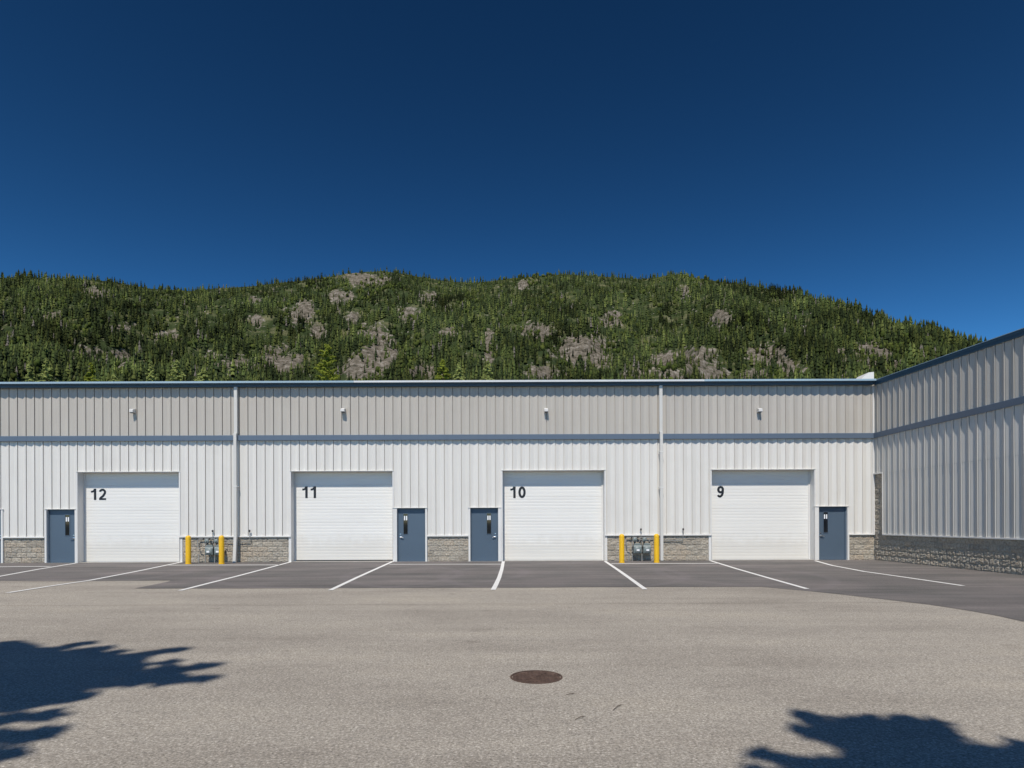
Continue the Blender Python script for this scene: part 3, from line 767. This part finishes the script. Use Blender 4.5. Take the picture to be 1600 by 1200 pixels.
for px, lab in ((995.5, 'grey gas meter on the left of the pair near overhead door 10'), (1010.5, 'grey gas meter on the right of the pair near overhead door 10'),
                (328, 'grey gas meter left of the pair near overhead door 12'), (342.5, 'grey gas meter half hidden behind the bollard near the kicked out downspout')):
    x = (px-800)/F*(D-.25) - ROLL*0
    if gm_ is None: gm_ = make_meter((x, D, .009), lab)
    else: copy_tree(gm_, (x, D, .009), lab)
def manifold(xa, xb, xr, xv, label, right):
    t_ = thing('gas_pipework', label, 'gas pipes', (0, 0, 0))
    z1 = .93
    mb = MB().tube([(xa, D-.10, z1), (xb, D-.10, z1)], .02, 8)
    mb.tube([(xa, D-.10, z1), (xa-.05, D-.12, z1-.06), (xa-.03, D-.13, .62), (xa-.0, D-.16, .55), (xa+.12, D-.2, .55)], .018, 8)
    mb.tube([(xa+.05, D-.22, .34), (xa+.05, D-.22, .0)], .022, 8)
    smooth(obj('header_pipe', (mb, M['grey_pipe']), t_))
    mb = MB().tube([(xb-.1, D-.07, .80), (xr-.03, D-.07, .80), (xr, D-.08, .82), (xr, D-.11, 1.0), (xr, D-.12, 1.24)], .014, 8)
    if right: mb.tube([(xb-.1, D-.07, .86), (xr-.03, D-.07, .86)], .010, 6)
    smooth(obj('branch_pipe', (mb, M['grey_pipe']), t_))
    mb = MB().tube([(xv, D-.13, .93), (xv, D-.13, 1.14), (xv, D-.14, 1.19)], .012, 8)
    smooth(obj('vent_pipe', (mb, M['grey_pipe']), t_))
    mb = MB()
    for x in (xr, xv): mb.lathe([(.018, 0), (.032, .02), (.034, .07), (.02, .09)], (x, D-.13, 1.20 if x == xv else 1.20), 12)
    smooth(obj('vent_cap', (mb, M['iron']), t_))
    mb = MB()
    for x in (xa+.18, xa+.42, xa+.66): mb.lathe([(.034, -.03), (.034, .03)], (x, D-.10, z1), 8)
    for x in (xa+.30, xa+.55): mb.tube([(x, D-.10, z1), (x+.02, D-.14, .74), (x-.03, D-.18, .62)], .018, 8)
    obj('fitting', (mb, M['iron']), t_)
manifold(X_(313), X_(345), X_(392), X_(334.5), 'grey gas pipes on the block base between the bollards by door 12', False)
manifold(X_(979), X_(1024), X_(1066), X_(1000.3), 'grey gas pipes on the block base between doors 10 and 9', True)

# ------------------------------------------------------------------ hill
RID = [(-1300, 500), (-700, 455), (-300, 440), (0, 433), (100, 434), (180, 439), (240, 451), (300, 454), (340, 450), (400, 447), (450, 441), (500, 436), (545, 427), (600, 424), (640, 428), (700, 440), (745, 442),
       (800, 434), (880, 429), (950, 432), (1005, 436), (1050, 429), (1100, 435), (1150, 442), (1200, 451), (1250, 461), (1300, 471), (1350, 485), (1400, 503), (1450, 518), (1500, 536), (1525, 545), (1560, 558), (1620, 580), (1750, 625), (2000, 690)]
def ridge_y(u): return np.interp(u, [p[0] for p in RID], [p[1] for p in RID])
def ridge_R(u): return np.interp(u, [-1300, 0, 500, 800, 1100, 1300, 1500, 1700], [2300, 2000, 2350, 2350, 2150, 1750, 1350, 1200])
R0 = 950.0
def snoise(x, y, k=1.0, seed=0):
    v = Vector((x*k, y*k, seed)); return noise.fractal(v, 1.0, 2.0, 4)
def hill_pt(u, t_):
    """world point for a column u (azimuth, in photo px) and a slope parameter: 0 foot, 1 crest"""
    R1 = float(ridge_R(u)); yr = float(ridge_y(u)) + ROLL*(u-800)
    if t_ <= 1:
        Y = R0 + (R1-R0)*t_
        yl = 700 + (yr-700)*(t_**.72)
        z = CH + (H0-yl)/F*Y
    else:
        Y = R1 + (t_-1)*1200; z = CH + (H0-yr)/F*R1 - (t_-1)*650
    X = (u-800)/F*Y
    a = max(0.0, min(1.0, (1.02-t_)*3.0))*max(0, min(1, t_*4))
    rg_ = 1-abs(snoise(X, Y*.55, 1/340., 3.3))*1.6
    z += a*(78*(rg_-.6) + 26*snoise(X, Y, 1/130., 8.1) + 9*snoise(X, Y, 1/40., 1.1))
    return X, Y, z
ROCK = [(570, 437, 26, 9), (150, 461, 17, 10), (84, 494, 12, 5), (400, 470, 8, 6), (535, 463, 15, 9), (468, 488, 20, 13), (555, 500, 12, 10), (265, 525, 18, 6), (195, 512, 12, 5), (135, 553, 26, 9), (185, 562, 20, 10),
        (437, 565, 30, 18), (500, 518, 10, 12), (585, 520, 20, 7), (606, 533, 18, 9), (600, 553, 36, 10), (570, 575, 34, 16), (655, 583, 22, 10), (640, 490, 14, 10), (845, 518, 22, 12), (958, 498, 14, 9),
        (910, 545, 40, 17), (940, 563, 24, 12), (850, 585, 25, 10), (1090, 560, 22, 16), (1040, 560, 22, 10), (1030, 588, 50, 9), (1110, 580, 26, 14), (1190, 560, 24, 14), (1132, 500, 16, 12), (1210, 552, 14, 12), (1235, 575, 20, 12),
        (1350, 556, 34, 16), (1385, 568, 30, 14), (1320, 548, 15, 8), (1180, 585, 22, 8), (370, 570, 25, 10), (765, 540, 6, 22), (670, 462, 12, 6), (820, 445, 8, 6), (1070, 455, 7, 6), (700, 520, 10, 6), (400, 500, 10, 8), (330, 560, 15, 8)]
RK = np.array(ROCK, float)
def rockval(px, py):
    d = ((px-RK[:,0])/RK[:,2])**2 + ((py-RK[:,1])/RK[:,3])**2
    return float(np.max(1.25-d*.50))
def project(p):
    a = 800+p[0]/p[1]*F; b_ = H0-(p[2]-CH)/p[1]*F; return a, b_-ROLL*(a-800)
us = np.concatenate([np.arange(-1300, -60, 60), np.arange(-60, 1660, 5.5), np.arange(1660, 2000, 60)])
ts = np.concatenate([[-.25], np.arange(0, 1.0, .0145), [1.0, 1.03, 1.08, 1.2, 1.6, 2.2]])
V = []; RV = []
for u in us:
    for t_ in ts:
        if t_ < 0: p = ((u-800)/F*R0*.8, R0*.8, -1)
        else: p = hill_pt(u, t_)
        V.append(p); a, b_ = project(p); RV.append(max(0, rockval(a, b_)*.85 + .75*snoise(p[0], p[1], 1/70., 5.0)) if 0 < t_ <= 1.01 else 0)
nT = len(ts); FS = [(i*nT+j, (i+1)*nT+j, (i+1)*nT+j+1, i*nT+j+1) for i in range(len(us)-1) for j in range(nT-1)]
me = bpy.data.meshes.new('hill'); me.from_pydata(V, [], FS); me.materials.append(M['hill'])
at = me.attributes.new('rock', 'FLOAT', 'POINT'); at.data.foreach_set('value', np.array(RV, dtype=np.float32))
me.polygons.foreach_set('use_smooth', [True]*len(me.polygons))
obj('hill', me, kind='structure')

# trees of the hill: templates of ragged stacked cones, merged
def conifer_tpl(seed, tiers=4, seg=6, wid=.17):
    r = random.Random(seed); v = []; f = []
    for i in range(tiers):
        z0 = .04 + .9*i/tiers; z1 = min(1.0, z0+.42 - .04*i); rad = wid*(1-.80*i/tiers)*(.85+.3*r.random()); k = len(v)
        for j in range(seg):
            a = 2*PI*(j+r.random()*.6)/seg; q = rad*(.55+.75*r.random()); v.append((q*math.cos(a), q*math.sin(a), z0+(r.random()-.5)*.08))
        v.append(((r.random()-.5)*.02, (r.random()-.5)*.02, z1 if i < tiers-1 else 1.0))
        f += [(k+j, k+(j+1) % seg, k+seg) for j in range(seg)]
    return np.array(v), np.array(f)
def bush_tpl(seed):
    r = random.Random(seed); bm_ = bmesh.new(); bmesh.ops.create_icosphere(bm_, subdivisions=2, radius=.5)
    for q in bm_.verts: q.co *= .65+.7*r.random(); q.co.z = q.co.z*1.0+.45
    v = np.array([tuple(q.co) for q in bm_.verts]); f = np.array([[a.index for a in q.verts] for q in bm_.faces]); bm_.free(); return v, f
CT = [conifer_tpl(s, 4, 6, .125+.016*(s % 4)) for s in range(10)]; BT = [bush_tpl(s) for s in range(4)]
VV = []; FF = []; TT = []; base = 0
NT_ = 38000; made = 0
near = []
while made < NT_:
    u = random.uniform(-140, 1640); t_ = random.random()**.9*1.0
    if t_ < .10: t_ += .05
    X, Y, z = hill_pt(u, t_)
    a, b_ = project((X, Y, z))
    if b_ > 640: 
        made += .3; continue
    rv = rockval(a, b_)*.85 + .75*snoise(X, Y, 1/70., 5.0) + .5*snoise(X, Y, 1/22., 15.0)
    gap = snoise(X, Y, 1/85., 17.0)
    if rv > .45 and random.random() < min(.80, .30+rv*.5): continue
    if gap > .30 and random.random() < .55: continue
    sp = snoise(X, Y, 1/190., 41.0) + .35*(random.random()-.5)
    big = 1.0 if Y > 1600 else .95
    if (sp > .24 and random.random() < .38) or random.random() < .05:
        tv, tf = BT[random.randrange(4)]; h = random.uniform(8, 15)
        hue = random.random(); col = np.array([.052+.045*hue, .074+.042*hue, .018+.010*hue])*random.uniform(.6, 1.1); sx = h*random.uniform(.5, .8)
    else:
        tv, tf = CT[random.randrange(10)]; h = (12+24*random.random()**1.4)*(1.0 if rv < .3 else .7)*(1.05 if Y < 1700 else (.95 if Y < 2050 else .78))
        k_ = random.random()
        if k_ < .42: col = np.array([.022, .034, .013])
        elif k_ < .80: col = np.array([.046, .068, .020])
        else: col = np.array([.078, .102, .028])
        col = col*random.uniform(.78, 1.28)*(1+.6*gap)*np.array([1.02, .93, 1.0])
        col = col*(1+.9*snoise(X, Y, 1/240., 61.0))
        if random.random() < .015: col = np.array([.14, .125, .11])
        sx = h*1.12
    an = random.random()*6.283; ca, sa = math.cos(an), math.sin(an)
    q = np.empty_like(tv); q[:,0] = (tv[:,0]*ca-tv[:,1]*sa)*sx+X; q[:,1] = (tv[:,0]*sa+tv[:,1]*ca)*sx+Y; q[:,2] = tv[:,2]*h+z-1.0
    VV.append(q); FF.append(tf+base); TT.append(np.repeat(np.append(col, 1)[None], len(tv), 0)); base += len(tv); made += 1
VV = np.concatenate(VV).astype(np.float32); FF = np.concatenate(FF).astype(np.int32); TT = np.concatenate(TT).astype(np.float32)
me = bpy.data.meshes.new('forest'); me.vertices.add(len(VV)); me.vertices.foreach_set('co', VV.ravel())
me.loops.add(FF.size); me.loops.foreach_set('vertex_index', FF.ravel()); me.polygons.add(len(FF))
me.polygons.foreach_set('loop_start', np.arange(0, FF.size, 3, dtype=np.int32)); me.update(calc_edges=True)
at = me.color_attributes.new('tint', 'FLOAT_COLOR', 'POINT'); at.data.foreach_set('color', TT.ravel()); me.materials.append(M['forest'])
me.validate()
fo = obj('forest', me, kind='stuff'); tag(fo, 'dense conifer forest with bare rock gaps covering the whole hillside', 'forest')

# ridge conifers one can tell apart on the right shoulder
def tint_mesh(name, v, f, col, mat):
    me = bpy.data.meshes.new(name); me.from_pydata([tuple(q) for q in v], [], [tuple(int(i) for i in q) for q in f]); me.materials.append(mat)
    at = me.color_attributes.new('tint', 'FLOAT_COLOR', 'POINT'); at.data.foreach_set('color', np.repeat(np.array([*col, 1], np.float32)[None], len(v), 0).ravel()); return me
SK = []
for s in range(5):
    v, f = conifer_tpl(90+s, 7, 8, .15+.012*s); SK.append(tint_mesh('crown', v, f, (.034, .056, .026), M['forest']))
TRK = MB().tube([(0, 0, -.03), (0, 0, .2)], [.015, .01], 5).mesh('trunk', M['bark'])
for i in range(64):
    u = 1215 + i*4.9 + random.uniform(-1.8, 1.8); X, Y, z = hill_pt(u, .985+random.uniform(-.03, .015)); h = random.uniform(13, 25)
    t_ = thing('conifer_tree', 'dark conifer standing on the skyline of the hill shoulder above the wing roof', 'tree', (X, Y, z-1), 'conifers along the right skyline of the hill')
    t_.scale = (h*random.uniform(.9, 1.2), h, h); t_.rotation_euler.z = random.random()*6
    obj('crown', SK[i % 5], t_); obj('trunk', TRK, t_)

# ------------------------------------------------------------------ nearer trees just behind the warehouse
def leafy(name, clumps, nleaf, size, mat, seed, up=False):
    r = np.random.default_rng(seed); vs = []; k = 0; n = len(clumps)
    c = np.array(clumps); idx = r.integers(0, n, nleaf); d = r.normal(size=(nleaf, 3)); d /= np.linalg.norm(d, axis=1)[:, None]
    rad = c[idx, 3]*r.random(nleaf)**.45; pos = c[idx, :3] + d*rad[:, None]*np.array([1, 1, .7]); 
    a = r.normal(size=(nleaf, 3)); a /= np.linalg.norm(a, axis=1)[:, None]; b_ = np.cross(a, r.normal(size=(nleaf, 3))); b_ /= np.linalg.norm(b_, axis=1)[:, None]
    if up:                         # leaves held outward and up towards the light
        nn = np.stack([pos[:,0]*.5, pos[:,1]*.4-.75, np.full(nleaf, .45)], 1) + r.normal(size=(nleaf, 3))*.5; nn /= np.linalg.norm(nn, axis=1)[:, None]
        a = np.cross(nn, r.normal(size=(nleaf, 3))); a /= np.linalg.norm(a, axis=1)[:, None]; b_ = np.cross(nn, a)
    sz = size*r.uniform(.6, 1.4, nleaf)[:, None]; a *= sz; b_ *= sz*.55
    V_ = np.stack([pos-a, pos-b_, pos+a, pos+b_], 1).reshape(-1, 3); F_ = np.arange(nleaf*4, dtype=np.int32)
    me = bpy.data.meshes.new(name); me.vertices.add(len(V_)); me.vertices.foreach_set('co', V_.astype(np.float32).ravel()); me.loops.add(len(F_)); me.loops.foreach_set('vertex_index', F_)
    me.polygons.add(nleaf); me.polygons.foreach_set('loop_start', np.arange(0, len(F_), 4, dtype=np.int32)); me.update(calc_edges=True); me.materials.append(mat); return me
def near_tree(px, ytop, wpx, Y, mat, label, seed, kind='conifer'):
    top_z = CH + (H0-uv(px, ytop)[1])/F*Y; X = (uv(px, ytop)[0]-800)/F*Y; R_ = wpx/2/F*Y*1.05; r = random.Random(seed)
    t_ = thing('conifer_tree' if kind == 'conifer' else 'broadleaf_tree', label, 'tree', (X, Y, 0), 'pale green trees just behind the warehouse roof')
    cl = []; br = MB().tube([(0, 0, 0), (.1, 0, top_z*.5), (0, 0, top_z*.97)], [.28, .17, .03], 8)
    hv = (596-ytop)/F*Y; nb = 120
    for i in range(nb):
        q = (i+r.random())/nb; dz = hv*(2.4*q) if i < 95 else hv*2.3+(i-95)/25*(top_z-hv*2.3-7)
        z = top_z-.1-dz; rad = R_*(.06+min(1.5, dz/hv)**(.85 if kind == 'conifer' else .5))*(.5+.62*r.random()); a = r.random()*6.283
        dr = -.18*rad if kind == 'conifer' else .25*rad
        ex, ey, ez = rad*math.cos(a), rad*math.sin(a), z+dr
        br.tube([(0, 0, z), (ex, ey, ez)], [.03, .008], 4, False)
        for s_ in (.3, .6, .85, 1.0): cl.append((ex*s_, ey*s_, z+(ez-z)*s_, (.10+.15*rad*(1.1-s_))*(1.0 if kind == 'conifer' else 1.7)))
    cl.append((0, 0, top_z-.25, .16))
    obj('crown', leafy('crown', cl, 15000, .085 if kind == 'conifer' else .11, mat, seed, True), t_)
    obj('trunk', (br, M['bark']), t_)
NEAR = [(46, 567, 16, 'pale_c', 'slim pale green conifer top at far left above the roof edge'),
        (73, 559, 30, 'pale_c', 'wide pale green conifer top above the siding left of door 12'),
        (142, 566, 20, 'yel_c', 'yellowish green tree top over the left jamb of door 12'),
        (178, 584, 16, 'pale_c', 'lowest pale tree top, just peeping above roof over number 12'),
        (236, 565, 18, 'pale_c', 'narrow pointed pale green conifer top over right half of door 12'),
        (277, 562, 26, 'pale_c', 'pale green conifer top over the right jamb of door 12'),
        (318, 574, 26, 'pale_c', 'low spreading pale conifer top over the bollards by door 12'),
        (510, 538, 34, 'yel_b', 'tall bright yellow green tree, the largest rising above the roof over door 11'),
        (692, 561, 30, 'yel_c', 'green tree top above the roof between doors 11 and 10'),
        (717, 566, 20, 'pale_c', 'pale green conifer top nearly over the entry door left of 10'),
        (762, 563, 26, 'pale_c', 'pale loose tree top above roof over entry door left of door 10')]
for i, (px, yt, wp, kd, lab) in enumerate(NEAR):
    near_tree(px, yt, wp, 78 + 6*((i*5) % 4), M['leaf_pale'] if kd[:4] == 'pale' else M['leaf_yel'], lab, 300+i, 'conifer' if kd.endswith('c') else 'broad')

# ------------------------------------------------------------------ trees behind the viewer that throw the foreground shadows
def shade_tree(X, Y, hc, R_, seed, label, nleaf, squash=.9, ys=1.0, name='broadleaf_tree'):
    t_ = thing(name, label, 'tree', (X, Y, 0), 'trees behind the viewer'); r = random.Random(seed)
    br = MB().tube([(0, 0, 0), (.1, .05, hc*.5), (0, 0, hc+R_*.5)], [.34, .24, .06], 10); cl = []
    for i in range(84):
        a = r.random()*6.283; el = r.uniform(-.5, 1.0); q = R_*r.uniform(.5, 1.12)*math.cos(el*.9)
        ex, ey, ez = q*math.cos(a), q*math.sin(a)*ys, hc+R_*squash*math.sin(el)*.9
        z0 = max(hc*.45, ez-q*.45); br.tube([(0, 0, z0), (ex*.55, ey*.55, z0+(ez-z0)*.65), (ex, ey, ez)], [.10, .05, .015], 5, False)
        for s_ in (.45, .62, .78, .9, 1.0):
            cl.append((ex*s_, ey*s_, z0+(ez-z0)*s_, r.uniform(.20, .44)*(1.3-s_*.92)*min(1, R_/3)))
    obj('crown', leafy('crown', cl, nleaf, .13, M['leaf_dark'], seed), t_); obj('trunk', (br, M['bark']), t_)
def shade_at(sx, sy, hc):           # crown centre whose shadow falls at (sx, sy)
    return sx + SUN.x/SUN.z*hc, sy + SUN.y/SUN.z*hc
x, y = shade_at(-6.05, 6.35, 12.0); shade_tree(x, y, 12.0, 2.75, 5, 'taller leafy tree behind the viewer casting the feathery upper shadow at lower left', 22000, .5, .55)
x, y = shade_at(-6.15, 4.35, 9.0); shade_tree(x, y, 9.0, 2.6, 6, 'shorter leafy tree behind the viewer shading the bottom left corner', 17000, .55, .6)
x, y = shade_at(2.55, 3.52, 9.0); shade_tree(x, y, 9.0, 1.15, 9, 'smaller leafy tree behind the viewer casting shadow at bottom right', 8000)
